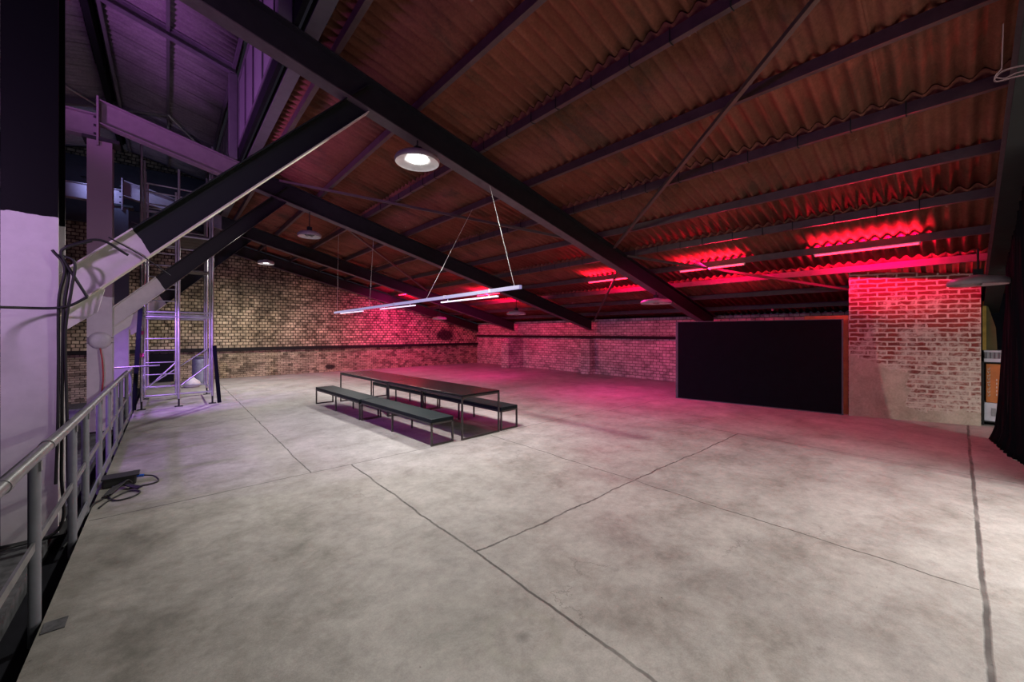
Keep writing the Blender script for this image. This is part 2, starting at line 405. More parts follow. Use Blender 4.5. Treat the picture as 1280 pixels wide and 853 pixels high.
# lantern roof: right slope falls to the clerestory, left slope beyond the ridge
RX = -1.25
def zu(x): return 8.23 - SL*x if x >= RX else 8.23 - SL*RX + SL*(x-RX)
ru = MB()
sheets(ru, RX+.12, 1.22, zu(RX+.12)+.16, zu(1.22)+.16, -8, 20.1, 21)
sheets(ru, -3.9, RX-.12, zu(-3.9)+.16, zu(RX-.12)+.16, -8, 20.1, 22)
struct(ru.build('ceiling_lantern', M['roof_hi']))
struct(MB().add([(-7.4,-8,6.6),(-3.7,-8,7.7),(-3.7,20.1,7.7),(-7.4,20.1,6.6),(-7.4,-8,6.7),(-3.7,-8,7.8),(-3.7,20.1,7.8),(-7.4,20.1,6.7)],
                [(0,3,2,1),(4,5,6,7),(0,1,5,4),(1,2,6,5),(2,3,7,6),(3,0,4,7)]).build('ceiling_far', M['dark']))
# added unseen lid over the lantern so no sky light leaks in
struct(MB().add([(1.0,-8,8.35),(-1.25,-8,8.95),(-4.2,-8,8.2),(1.0,20.5,8.35),(-1.25,20.5,8.95),(-4.2,20.5,8.2)], [(0,1,4,3),(1,2,5,4)]).build('ceiling_sky_lid', M['dark']))

# ------------------------------------------------------------------ steel frames
raf_lab = ['dark steel rafter at the far right, its end above the black curtain',
           'big black steel rafter nearest across the roof, joined by the thick two-tone brace',
           'second black steel rafter, running on up left as a lilac girder past the lamp column',
           'third black steel rafter, its low end glowing red above the far brick pier',
           'last thin dark rafter lying close against the far stone-brick gable']
for k, y in enumerate(FR):
    x0, x1 = -1.0, (14.45 if k in (1, 2, 3) else 14.72)
    t = thing('steel_rafter', raf_lab[k], 'rafter', (x0, y, zb(x0)), 'roof rafters')
    split = 1.35
    h = .46; w = .22
    def f(xa, xb, m, nm, lb=None):
        w2 = w/2
        MB().beam((xa, y, zb(xa)), (xb, y, zb(xb)), [(-w2,0),(w2,0),(w2,.017),(-w2,.017)], plumb=True).build('bottom_flange', M['black_steel' if k == 0 else ('flange' if m == 'black_steel' else m)], t)
        MB().beam((xa, y, zb(xa)+.017), (xb, y, zb(xb)+.017), [(-.007,0),(.007,0),(.007,h-.036),(w2,h-.036),(w2,h-.017),(-w2,h-.017),(-w2,h-.036),(-.007,h-.036)], plumb=True).build(nm, M['flange' if k == 0 else m], t, lb)
    if k not in (2, 3):
        f(x0, x1, 'black_steel', 'girder')
    else:
        f(x0, split, 'pink_steel', 'girder', 'pale painted upper girder'); f(split, x1, 'black_steel', 'girder')
    # end plate with bolts where the tie beam meets the rafter
    if k in (1, 2, 3):
        MB().box(x0-.03, x0, y-.13, y+.13, 5.50, 6.44).build('end_plate', M['pink_steel'], t)
        for q in range(4):
            MB().tube([(x0-.07, y-.08, 5.72+.16*q), (x0-.03, y-.08, 5.72+.16*q)], .022, 6).build('bolt', M['black_steel'], t)
tie_lab = {1: 'level painted steel tie beam out of the near black column top', 2: 'level lilac steel tie beam running left off the second rafter', 3: 'level steel tie beam beyond, lit blue white by the floodlight'}
for k in (1, 2, 3):
    tag(MB().beam((-1.03, FR[k], 5.66), (-7.1, FR[k], 5.66), iprof(.22, .44)).build('tie_beam', M['pink_steel']), tie_lab[k], 'beam', 'tie beams')

col_lab = {1: 'thick near steel column, white below and black above, beside the handrail', 2: 'white steel column carrying the round cover plate and red cable', 3: 'far white steel column next to the left edge of the scaffold tower'}
for k in (1, 2, 3):
    yf = FR[k]-.08; h = .34
    xa, xb = (-1.12, -.78) if k == 1 else ((-1.16,-.82) if k == 2 else (-1.20,-.88))
    z0 = 0 if k < 3 else -.0
    t = thing('steel_column', col_lab[k], 'column', ((xa+xb)/2, yf+h/2, -.02), 'columns along the edge')
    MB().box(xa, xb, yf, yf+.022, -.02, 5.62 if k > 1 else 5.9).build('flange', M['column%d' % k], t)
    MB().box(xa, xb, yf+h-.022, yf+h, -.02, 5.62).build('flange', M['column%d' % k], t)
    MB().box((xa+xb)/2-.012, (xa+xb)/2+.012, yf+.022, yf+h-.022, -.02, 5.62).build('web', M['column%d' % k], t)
    MB().box(xa-.05, xb+.05, yf-.05, yf+h+.05, -.02, .0).build('base_plate', M['black_steel'], t)
    if k > 1: MB().box(xa-.06, xb+.10, yf-.04, yf+h+.04, 5.60, 5.66).build('cap_plate', M['black_steel'], t)
# knee braces
br_lab = {1: 'thick nearest diagonal brace, white foot and dark upper length with pale bottom edge', 2: 'diagonal brace rising from the column with the red cable', 3: 'farthest diagonal brace seen through the scaffold tower'}
for k in (1, 2, 3):
    y = FR[k]+.02; x0 = -.80 if k == 1 else -.84
    zlo = {1: 2.04, 2: 1.97, 3: 1.97}[k]; xt = 2.22; zt = zb(xt) + .02
    sl = (zt - zlo)/(xt - x0); a = Vector((x0, y, zlo)); b = Vector((xt, y, zt)); d = (b-a).normalized()
    t = thing('knee_brace', br_lab[k], 'brace', tuple(a), 'knee braces')
    hh = .29
    n = d.cross(Vector((0,1,0))).normalized(); n = -n if n.z < 0 else n
    # web, top flange, bottom flange
    mt = M['brace1' if k == 1 else 'brace2']
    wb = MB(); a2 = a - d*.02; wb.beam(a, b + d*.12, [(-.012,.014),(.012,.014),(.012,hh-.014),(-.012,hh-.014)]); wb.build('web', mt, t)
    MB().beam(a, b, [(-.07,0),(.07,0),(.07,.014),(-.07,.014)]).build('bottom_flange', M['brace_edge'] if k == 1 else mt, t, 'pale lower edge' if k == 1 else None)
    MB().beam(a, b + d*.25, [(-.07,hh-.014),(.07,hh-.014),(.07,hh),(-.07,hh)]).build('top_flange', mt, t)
    # gusset plates at the foot
    g = MB(); p = [(x0, zlo-.13), (x0+.04, zlo-.13), (x0+.27, zlo+.07), (x0+.32, zlo+.30), (x0, zlo+.28)]
    for off in (-.016,):
        vs = [(q[0], y+off-.01, q[1]) for q in p] + [(q[0], y+off+.01, q[1]) for q in p]
        g.add(vs, [tuple(range(5)), tuple(range(9, 4, -1))] + [(i, i+5, (i+1) % 5+5, (i+1) % 5) for i in range(5)])
    g.build('gusset_plate', mt, t)

# ------------------------------------------------------------------ purlins
PX = [1.70, 2.93, 4.14, 5.35, 6.55, 7.77, 8.95, 10.20, 11.40, 12.60, 13.80]
ordn = {-7: 'seventh', -6: 'sixth', -5: 'fifth', -4: 'fourth', -3: 'third', -2: 'second', -1: 'first'}
bolt_me = None
for i, x in enumerate(PX):
    d = i - 7
    if d == 0: lab = 'steel roof purlin that carries the glowing red tubes'
    elif d < 0: lab = 'dark steel roof purlin, %s one up the slope from the red tubes' % ordn[d]
    else: lab = 'dark low roof purlin, %s one down the slope from the red tubes' % ordn[-d]
    t = thing('roof_purlin', lab, 'purlin', (x, -.3, zp(x)), 'roof purlins')
    w = .072; h = PD; q = .008
    # C section, web towards the ridge, open towards the eaves
    prof = [(0,0),(w,0),(w,q),(q,q),(q,h-q),(w,h-q),(w,h),(0,h)]
    m = MB(); a = Vector((x, -.36, zp(x))); b = Vector((x, 20.05, zp(x)))
    m.beam(a, b, prof).build('channel', M['purlin'], t)
    if i in (2, 4, 6):
        for j in range(18):
            yy = .35 + j*.56 + (.06 if j % 3 == 0 else 0)
            if bolt_me is None:
                bo = MB().tube([(x+.074, yy, zp(x)+.10), (x+.078, yy, zp(x)-.004), (x+.03, yy, zp(x)-.012), (x-.012, yy, zp(x)-.006), (x-.012, yy, zp(x)+.15)], .0065, 6).build('hook_bolt', M['black_steel'], t)
                bolt_me = (bo, x, yy)
            else:
                bo = bolt_me[0].copy(); C.objects.link(bo); bo.parent = t
                bo.location = (0, yy-bolt_me[2], 0)
# bracing rods in the plane under the purlins
def onp(x, y, dz=-.03): return (x, y, zp(x)+dz)
rods = [((3.55,-.3), (8.30,5.62), 'long rusty roof bracing rod crossing the near bay from the top of the view'),
        ((9.0,5.80), (14.5,10.9), 'roof bracing rod crossing the second bay down towards the middle pier'),
        ((2.05,10.9), (8.05,5.82), 'roof bracing rod from the lilac girder across to the big near rafter'),
        ((8.85,5.60), (12.5,1.72), 'roof bracing rod running right behind the top of the black partition'),
        ((2.6,11.1), (9.0,16.2), 'roof bracing rod in the third bay above the hanging light bar')]
for a, b, lab in rods:
    t = MB(); t.bar(onp(*a), onp(*b), .055, .055)
    tag(t.build('bracing_rod', M['rod']), lab, 'rod', 'roof bracing rods')

# ------------------------------------------------------------------ lantern
for k in (1, 2, 3):
    y = FR[k]
    lab = {1: 'near sloping lantern rafter above the top left, out past the big rafter', 2: 'upper lantern rafter meeting the pale post at the top left', 3: 'farther upper lantern rafter beyond the diagonal tubes'}[k]
    tag(MB().beam((RX, y, zu(RX)-.10), (1.18, y, zu(1.18)-.10), iprof(.14, .22), plumb=True).build('lantern_rafter', M['post_steel']), lab, 'rafter', 'lantern rafters')
    tag(MB().beam((RX, y, zu(RX)-.10), (-3.8, y, zu(-3.8)-.10), iprof(.14, .22), plumb=True).build('lantern_rafter', M['post_steel']), lab.replace('lantern rafter', 'lantern rafter, left slope'), 'rafter', 'left lantern rafters')
    lab = {1: 'lantern post hidden in the dark above the near rafter', 2: 'pale upright lantern post standing on the lilac girder', 3: 'small upright lantern post farther down the roof'}[k]
    z0 = zb(1.12)+.46
    tag(MB().box(1.04, 1.20, y-.07, y+.07, z0+.02, zu(1.12)-.12).build('lantern_post', M['post_steel'], bevel=.006), lab, 'post', 'lantern posts')
up_lab = {1.14: 'lantern eaves purlin along the cut ends of the upper sheets', 0.0: 'middle lantern purlin under the purple lit upper sheets', -1.05: 'lantern purlin close beside the dark ridge beam'}
for x, lab in up_lab.items():
    tag(MB().beam((x, -6, zu(x)+.02), (x, 20.0, zu(x)+.02), [(-.03,0),(.03,0),(.03,.10),(-.03,.10)]).build('lantern_purlin', M['post_steel']), lab, 'purlin', 'lantern purlins')
tag(MB().beam((RX, -6, zu(RX)-.12), (RX, 20.0, zu(RX)-.12), iprof(.12, .30)).build('ridge_beam', M['dark']), 'black ridge beam between the two upper roof slopes', 'beam')
# clerestory glazing on the +X side, one window per bay
for n_, (y0, y1) in enumerate(((.3, 5.55), (5.85, 10.85), (11.15, 16.15), (16.45, 19.9))):
    w = struct(bpy.data.objects.new('window_%d' % (n_+1), None)); C.objects.link(w); w.location = (1.2, y0, 6.1)
    fr = MB(); n = 5
    fr.box(1.20, 1.26, y0, y1, 6.12, 6.20); fr.box(1.20, 1.26, y0, y1, 7.62, 7.70)
    for j in range(n+1):
        yy = y0 + (y1-y0-.05)*j/n; fr.box(1.20, 1.26, yy, yy+.05, 6.2, 7.62)
    fr.build('window_frame', M['post_steel'], w)
    for j in range(n):
        yy = y0 + (y1-y0-.05)*j/n; MB().box(1.225, 1.235, yy+.05, yy+(y1-y0-.05)/n, 6.2, 7.62).build('window_pane', M['glass'], w)
tag(MB().box(1.27, 1.30, -6, 20.0, 5.98, 7.9).build('clerestory_backing', M['dark']), 'black boarding outside the lantern windows', 'board')
tag(MB().beam((1.44, -6, 5.86), (1.44, 20.0, 5.86), [(-.09,0),(.09,0),(.09,.016),(-.074,.016),(-.074,.14),(.09,.14),(.09,.156),(-.09,.156)]).build('sill_channel', M['post_steel']),
    'long pale-edged channel beam below the lantern windows', 'beam')
tag(MB().box(1.21, 1.27, -6, 20.0, 5.86, 6.11).build('sill_board', M['dark']), 'black sill board under the lantern windows', 'board')
# thin bracing tubes of the lantern
for a, b, lab in (((.0,15.2,zu(0)+.03),(1.06,16.25,zu(1)-.30), 'bright thin diagonal tube above the lilac girder'),
                  ((-1.0,16.22,zu(-1)-.04),(0,15.2,zu(0)-.0), 'thin dull horizontal tube under the upper roof'),
                  ((-2.2,15.2,zu(-2.2)+.08),(-1.5,16.25,zu(-1.5)-.1), 'thin dark tube sloping down beside the black column top')):
    tag(MB().tube([a, b], .03, 8).build('bracing_tube', M['scaffold']), lab, 'tube', 'lantern bracing tubes')

# ------------------------------------------------------------------ lamps
def pendant(x, y, R, z, lit, lab):
    top = zb(x)
    t = thing('pendant_lamp', lab, 'lamp', (x, y, z), 'round roof lamps')
    MB().lathe([(.0,.13),(.07,.13),(.09,.115),(R*.42,.105),(R*.80,.085),(R*.95,.05),(R,.012),(R*.985,-.018),(R*.95,-.03)], (x,y,z), 36).build('shade', M['lamp'], t)
    rfl = MB().lathe([(R*.95,-.03),(R*.86,.0),(R*.62,.012),(R*.50,.03),(R*.44,.045)], (x,y,z), 36).build('reflector', M['lamp_in'], t)
    MB().lathe([(R*.44,.045),(R*.40,.012),(R*.36,.008),(0,.008)], (x,y,z), 32).build('lens', M['lens_on'] if lit else M['lamp_dark'], rfl)
    for s in (-1, 1):
        if not lit: MB().lathe([(0,-.03),(R*.10,-.026),(R*.13,-.01),(R*.13,.01)], (x+s*R*.2,y,z), 12).build('bulb', M['lens_off'], rfl)
    MB().box(x-.05, x+.05, y-.05, y+.05, z+.12, z+.22).build('gear_box', M['black_steel'], t)
    MB().tube([(x,y,z+.22), (x,y,top-.004)], .012, 8).build('stem', M['black_steel'], t)
    if lit:
        l = bpy.data.lights.new('lamp_light', 'AREA'); l.shape = 'DISK'; l.size = R*.7; l.energy = lit; l.color = (1, .98, .90)
        o = bpy.data.objects.new('lamp_light', l); C.objects.link(o); o.location = (x, y, z-.03)
        o.parent = None
    return t
pendant(2.95, 5.62, .35, 4.60, 200, 'large lit round roof lamp hanging under the big near rafter')
pendant(2.72, 10.95, .28, 4.38, 0, 'unlit round lamp with dark centre under the second rafter')
pendant(2.62, 16.25, .26, 4.37, 230, 'small lit round roof lamp far off before the gable wall')
pendant(10.33, 5.62, .42, 2.74, 0, 'unlit round lamp glowing pink near the partition top left corner')
pendant(9.82, 10.95, .36, 2.60, 0, 'unlit round lamp hanging over the bay right of the light bar end')
pendant(9.68, 16.25, .34, 2.55, 0, 'farthest unlit round lamp, low under the red-lit rafter')
pendant(9.60, -.20, .34, 2.68, 0, 'unlit round lamp in front of the red brick block, beside the curtain')
# one more lit lamp of the left row, one added to whiten the brick
pendant(2.9, -.45, .35, 4.60, 60, 'lit round roof lamp on the rafter overhead, out of view')
pendant(6.4, -5.7, .35, 3.75, 480, 'added unseen lamp far behind on the right, whitening the brick block')

# red tubes clipped along their purlin
def area(loc, rot, sx, sy, e, col, spread=None, name='lamp_light'):
    l = bpy.data.lights.new(name, 'AREA'); l.shape = 'RECTANGLE'; l.size = sx; l.size_y = sy; l.energy = e; l.color = col
    if spread: l.spread = math.radians(spread)
    o = bpy.data.objects.new(name, l); C.objects.link(o); o.location = loc; o.rotation_euler = rot; return o
def red_tube(x, y0, y1, lab, e, dn=.14, tilt=0):
    z = zp(x) - .012
    t = thing('red_tube_light', lab, 'light', (x, (y0+y1)/2, z), 'red tube lights')
    MB().box(x-.025, x+.035, y0-.03, y1+.03, z-.012, z+.008).build('batten', M['alu'], t)
    tb_ = MB().tube([(x, y0, z-.028), (x, y1, z-.028)], .015, 12).build('tube', M['red_tube'], t)
    for yy in (y0-.02, y1): MB().box(x-.02, x+.02, yy, yy+.02, z-.045, z-.01).build('end_cap', M['alu'], tb_)
    # light object faces up the slope / outwards: its back is turned to the viewer
    ym = (y0+y1)/2; col = (1, .002, .12)
    area((x+.08, ym, z), (0, math.radians(-118), 0), .04, y1-y0, e*.8, (1,.001,.09), 140)
    area((x-.05, ym, z+.02), (0, math.radians(-180-38), 0), .04, y1-y0, min(e, 160)*.30, (1, .01, .06), 100)
    area((x, ym, z-.05), (math.radians(tilt), 0, 0), .04, y1-y0, e*dn, (1, .015, .3), 168)
red_tube(10.2, .48, 1.98, 'long glowing red tube above the red brick block', 330, .06)
red_tube(10.2, 3.35, 4.85, 'glowing red tube above the black partition, crossed by a rod', 150, .17, 38)
red_tube(10.2, 6.4, 7.85, 'glowing red tube just past the big rafter, over the far floor', 200, .6)
red_tube(10.2, 12.4, 13.9, 'glowing red tube mostly hidden behind the second rafter', 260, .9, 45)
red_tube(8.95, 17.5, 19.0, 'hidden red tube behind the third rafter that reddens the gable', 380, .5, 35)

# hanging light bar
BX = 4.4
t = thing('hanging_light_bar', 'long slim pale light bar hung on wires above the long table', 'light', (BX, 9.6, 2.64))
MB().beam((BX, 4.80, 2.66), (BX, 14.45, 2.60), [(-.03,-.03),(.03,-.03),(.03,.03),(-.03,.03)]).build('bar', M['led_bar'], t)
for yy in (5.6, 7.15, 9.6, 12.0): MB().box(BX-.034, BX+.034, yy-.03, yy+.03, 2.665-(yy-4.8)*.0062-.034, 2.665-(yy-4.8)*.0062+.034).build('joint_clip', M['alu'], t)
for y0, y1 in ((5.40, 7.30), (8.5, 10.5), (11.8, 13.8)):
    tb = MB().box(BX-.022, BX+.022, y0, y1, 2.535, 2.560).build('tube', M['led_tube'], t)
    for yy in (y0+.25, y1-.25): MB().box(BX-.006, BX+.006, yy-.01, yy+.01, 2.56, 2.60).build('clip', M['alu'], t)
    area((BX, (y0+y1)/2, 2.53), (0,0,0), .04, y1-y0, 46, (1,.98,.95), 150)
for (a, b) in (((4.4,4.95,2.69), (4.38,5.60,zb(4.38))), ((4.4,7.95,2.67), (5.35,7.5,zp(5.35))), ((4.4,11.3,2.65), (4.4,11.0,zb(4.4))), ((4.4,14.2,2.63), (4.14,13.2,zp(4.14)))):
    a = Vector(a); b = Vector(b)
    w = MB().tube([a, a.lerp(b,.33)], .006, 6); w.tube([a.lerp(b,.33), b], .004, 6)
    w.tube([a.lerp(b,.30)+Vector((.02,0,0)), a.lerp(b,.45)], .004, 6)
    w.build('wire', M['wire'], t)
# added unseen bar behind the viewpoint, brightens the near floor
t2 = thing('hanging_light_bar', 'added unseen light bar behind the viewpoint, brightening the near floor', 'light', (5.6, -2.9, 2.75))
MB().box(5.57, 5.63, -5.1, -.7, 2.78, 2.84).build('bar', M['alu'], t2)
MB().box(5.578, 5.622, -4.9, -.9, 2.73, 2.765).build('tube', M['led_tube'], t2)
for yy in (-4.5, -1.1): MB().tube([(5.6,yy,2.84), (5.6,yy,zp(5.6)+.15)], .005, 6).build('wire', M['wire'], t2)
area((5.6, -2.9, 2.72), (0,0,0), .04, 4.0, 270, (1,.96,.93), 170)

# ------------------------------------------------------------------ table and benches
RT = math.radians(3.3)
def trestle(name, cat, W, L, H, th, mat, midleg, lab, loc, group):
    t = thing(name, lab, cat, loc, group)
    top = MB(); n = 1
    top.box(loc[0]-W/2, loc[0]+W/2, loc[1], loc[1]+L, H-th, H)
    top.build('top' if cat == 'table' else 'seat', mat, t, bevel=.006)
    fr = MB(); s = .028
    for xx in (loc[0]-W/2+s/2, loc[0]+W/2-s/2): fr.bar((xx, loc[1], H-th-s/2), (xx, loc[1]+L, H-th-s/2), s)
    for yy in (loc[1]+s/2, loc[1]+L-s/2): fr.bar((loc[0]-W/2, yy, H-th-s/2), (loc[0]+W/2, yy, H-th-s/2), s)
    fr.build('frame', M['leg'], t)
    for yy in (loc[1]+s/2, loc[1]+L-s/2):
        for xx in (loc[0]-W/2+s/2, loc[0]+W/2-s/2): MB().bar((xx, yy, 0), (xx, yy, H-th-s), s, s, up=(0,1,0)).build('leg', M['leg'], t)
        MB().bar((loc[0]-W/2+s, yy, s/2), (loc[0]+W/2-s, yy, s/2), s).build('foot_rail', M['leg'], t)
    if midleg:
        yy = loc[1]+L/2
        for xx in (loc[0]-W/2+s/2, loc[0]+W/2-s/2): MB().bar((xx, yy, 0), (xx, yy, H-th-s), s, s, up=(0,1,0)).build('leg', M['leg'], t)
    t.rotation_euler = (0,0,RT)
    return t
def along(x, y, d): return (x - math.sin(RT)*d, y + math.cos(RT)*d, 0)
T0 = trestle('long_table', 'table', .90, 2.74, .80, .035, M['table_top'], False, 'nearer of the two black tables set end to end', (4.33, 5.78, 0), 'black tables end to end')
dup(T0, along(4.33, 5.78, 2.76), 'farther of the two black tables set end to end')
B0 = trestle('bench', 'bench', .45, 2.74, .45, .065, M['bench_top'], True, 'near bench on the left side of the black tables', (3.52, 5.80, 0), 'black benches')
dup(B0, along(3.50, 5.80, 2.78), 'far bench on the left side of the black tables, toward the scaffold')
dup(B0, (5.06, 5.84, 0), 'near bench on the right side of the black tables')
dup(B0, along(5.06, 5.84, 2.80), 'far bench on the right side of the black tables, mostly hidden')

# ------------------------------------------------------------------ partition and neighbours
def pan(a, b, th, z0, z1): return quad_prism(a, b, th, z0, z1)
PA, PB = (11.68, 1.75), (11.08, 5.42)
t = thing('partition_panel', 'large black fabric partition standing left of the red brick block', 'partition', (11.4, 3.6, 0))
pan((11.68,1.78), (11.09,5.36), .09, .02, 2.20).build('fabric', M['black_fabric'], t)
d = (Vector(PB)-Vector(PA)).normalized()
pan(tuple(Vector(PB)-d*.06), PB, .14, 0, 2.22).build('edge_post', M['panel_edge'], t, 'grey lit edge post')
pan(PA, tuple(Vector(PA)+d*.03), .11, 0, 2.22).build('edge_post', M['panel_edge'], t)
pan(PA, PB, .11, 2.20, 2.215).build('top_rail', M['panel_edge'], t)
pan(PA, PB, .11, 0, .02).build('bottom_rail', M['panel_edge'], t)
t = thing('wooden_board', 'orange brown wooden sheet showing above and beside the partition', 'board', (12.0, 2.1, 0))
pan((11.88,1.69), (11.75,2.50), .03, 0, 2.30).build('sheet', M['wood'], t)
pan((11.91,1.69), (11.78,2.50), .06, .0, .08).build('foot', M['wood'], t)
# round cover and small camera on dark purlin
t = thing('small_camera', 'tiny pale camera on the dark purlin behind the partition', 'camera', (13.7, 3.85, zp(13.8)))
MB().lathe([(0,-.05),(.03,-.04),(.04,-.01),(.04,.02)], (13.77, 3.72, zp(13.8)-.03), 14).build('lens_ball', M['lamp'], t)
MB().box(13.74, 13.80, 3.68, 3.76, zp(13.8)-.02, zp(13.8)).build('mount', M['black_steel'], t)

# curtain gathered under the right rafter
cm = MB(); nU, nV = 90, 24; vs = []
for j in range(nV+1):
    v = j/nV
    for i in range(nU+1):
        u = i/nU
        xt_ = 10.42 - 3.5*u; xb_ = 10.95 - 3.1*u
        yt = -.52; yb = -.40 - .28*u - .12*u*u
        e = v**1.6
        x = xt_ + (xb_-xt_)*e; y = yt + (yb-yt)*e
        ztop = zb(xt_) - .02
        zz = ztop + (.012-ztop)*v
        amp = .045 + .03*v
        y += amp*math.sin(u*150 + 2*math.sin(v*2+u*9)) - amp
        x += .02*math.sin(u*210+v*3)
        if v > .93 and u < .5: y += .05*(v-.93)/.07
        vs.append((x, y, zz))
fs = [(j*(nU+1)+i, j*(nU+1)+i+1, (j+1)*(nU+1)+i+1, (j+1)*(nU+1)+i) for j in range(nV) for i in range(nU)]
cm.add(vs, fs, True); cu = cm.build('curtain', M['black_fabric'])
md = cu.modifiers.new('thick', 'SOLIDIFY'); md.thickness = .012
tag(cu, 'floor-length gathered black curtain at the right edge of the room', 'curtain')
tag(MB().box(13.2, 13.25, -3, -.32, 0, 2.72).build('darkness_sheet', M['black_fabric']), 'black sheet added for the darkness of the store behind the brick block', 'cloth')  # flat black sheet stands in for the dark behind the shelf
# store shelf items between block and curtain
sx = 12.62
t = thing('store_shelf', 'dark steel shelf rack in the gap between brick block and curtain', 'shelf', (12.9, -.75, 0))
for yy in (-.33, -1.2):
    for xx in (12.6, 13.1): MB().bar((xx, yy, 0), (xx, yy, 1.30), .03, up=(0,1,0)).build('upright', M['black_steel'], t)
for z in (.07, 1.28, ): MB().box(12.58, 13.12, -1.22, -.31, z, z+.02).build('shelf_board', M['black_steel'], t)
def carton(name, x0, x1, y0, y1, z0, z1, mat, lab, cat, lid=None):
    t = thing(name, lab, cat, ((x0+x1)/2, (y0+y1)/2, z0))
    MB().box(x0, x1, y0, y1, z0, z1).build('body', mat, t, bevel=.008)
    return t
t = carton('grey_crate', 12.62, 13.0, -.62, -.35, 1.30, 1.52, M['grey_crate'], 'ribbed grey plastic crate with pale rims, on the rack by the curtain', 'crate')
MB().box(12.60, 13.02, -.64, -.345, 1.50, 1.535).build('rim', M['white_crate'], t)
MB().box(12.60, 13.02, -.64, -.345, 1.30, 1.37).build('base_rim', M['white_crate'], t)
for q in range(5): MB().box(12.607, 12.62, -.60+q*.055, -.59+q*.055, 1.37, 1.5).build('rib', M['panel_edge'], t)
t = carton('orange_carton', 12.62, 12.95, -.60, -.37, .47, 1.26, M['orange_box'], 'tall orange carton with pale printed marks, below the grey crate', 'box')
pr = MB(); r = random.Random(3)
for q in range(9):
    z = .60+q*.068; w = r.choice((.03,.04,.036)); pr.box(12.610, 12.613, -.424-.0, -.424+w, z, z+.014)
    pr.box(12.610, 12.613, -.424, -.414, z, z+.045)
    if q % 2: pr.box(12.610, 12.613, -.424+w-.008, -.424+w, z, z+.045)
pr.build('printed_marks', M['print'], t)
pr = MB()
for q in range(5): pr.box(12.610, 12.613, -.515, -.50, .62+q*.075, .66+q*.075)
pr.build('small_print', M['print'], t)
t = carton('white_carton', 12.62, 12.95, -.58, -.345, .09, .465, M['white_crate'], 'white carton at the bottom, under the orange one', 'box')
MB().box(12.607, 12.62, -.50, -.44, .2, .36).build('label_patch', M['grey_crate'], t)
t = thing('leaning_board', 'narrow mustard yellow upright board above the grey crate', 'board', (12.7, -.35, 1.54))
MB().box(12.66, 12.70, -.375, -.325, 1.537, 2.55).build('yellow_strip', M['yellow'], t)
vs = [(12.71,-.375,1.537),(12.71,-.52,1.537),(12.71,-.50,2.0),(12.71,-.375,2.55)]
MB().add(vs+[(a+.02,b,c) for a,b,c in vs], [(0,1,2,3),(7,6,5,4),(0,4,5,1),(1,5,6,2),(2,6,7,3),(3,7,4,0)]).build('olive_sheet', M['olive'], t)
carton('pale_carton', 9.7, 9.95, -1.15, -.95, 0, .32, M['white_crate'], 'small pale lilac carton glimpsed low behind the curtain hem', 'box')
# looped cord at the upper right
t = MB()
P0 = Vector((4.42, -.235, 4.36))
import math as _m
def P(u, v, X):
    th = _m.atan2(430, 490); s_, c_ = _m.sin(th), _m.cos(th); tt = (u-640)/490; k = X/(s_+tt*c_)
    return (X, (c_-tt*s_)*k, 1.9+(416-v)/490*k)
X_ = 4.6
t.tube(arc([P(1254,30,X_), P(1253,60,X_), P(1252,86,X_)], 4), .004, 6)
t.tube(arc([P(1252,86,X_), P(1244,96,X_), P(1246,102,X_), P(1270,96,X_), P(1300,90,X_)], 8), .006, 6)
t.tube(arc([P(1243,99,X_), P(1252,90,X_), P(1270,84,X_), P(1300,79,X_)], 8), .006, 6)
t.tube(arc([P(1244,97,X_), P(1256,98,X_), P(1272,91,X_), P(1300,86,X_)], 8), .005, 6)
tag(t.build('looped_cord', M['cord']), 'bundle of pale pink cord looped at the roof edge, upper right', 'cord')

# ------------------------------------------------------------------ handrail
RXX = -.66
t = thing('handrail', 'grey tube handrail with flat mid rail along the platform edge', 'railing', (RXX, 8.0, -.16))
MB().tube([(RXX, 2.2, 1.10), (RXX, 5.0, 1.07), (RXX, 12.9, 1.05)], .037, 16).build('top_rail', M['galv'], t)
for yy in (3.3, 4.35, 6.4): MB().tube([(RXX, yy, 1.095-(yy-2.2)*.008), (RXX, yy+.07, 1.095-(yy-2.2)*.008)], .042, 16).build('collar', M['galv'], t)
MB().beam((RXX, 2.2, .50), (RXX, 12.9, .50), [(-.008,-.028),(.008,-.028),(.008,.028),(-.008,.028)]).build('mid_rail', M['galv'], t)
MB().beam((RXX+.012, 5.4, .06), (RXX+.012, 12.9, .06), [(-.006,-.05),(.006,-.05),(.006,.05),(-.006,.05)]).build('toe_rail', M['rail_post'], t)
for yy in (2.75, 4.01, 5.37, 6.12, 7.24, 8.27, 9.36, 10.36, 11.59, 12.76):
    p = MB(); p.tube([(RXX, yy, -.16), (RXX, yy, 1.04)], .030, 14); p = p.build('post', M['rail_post'], t)
    MB().box(RXX-.03, RXX+.032, yy-.022, yy+.022, .985, 1.05).build('bracket', M['galv'], p)
# cross bar near the scaffold
tag(MB().tube([(-1.05, 12.9, 1.08), (-.15, 12.9, 1.10)], .022, 10).build('cross_tube', M['galv']), 'short level tube tying the handrail end to the scaffold tower', 'tube')

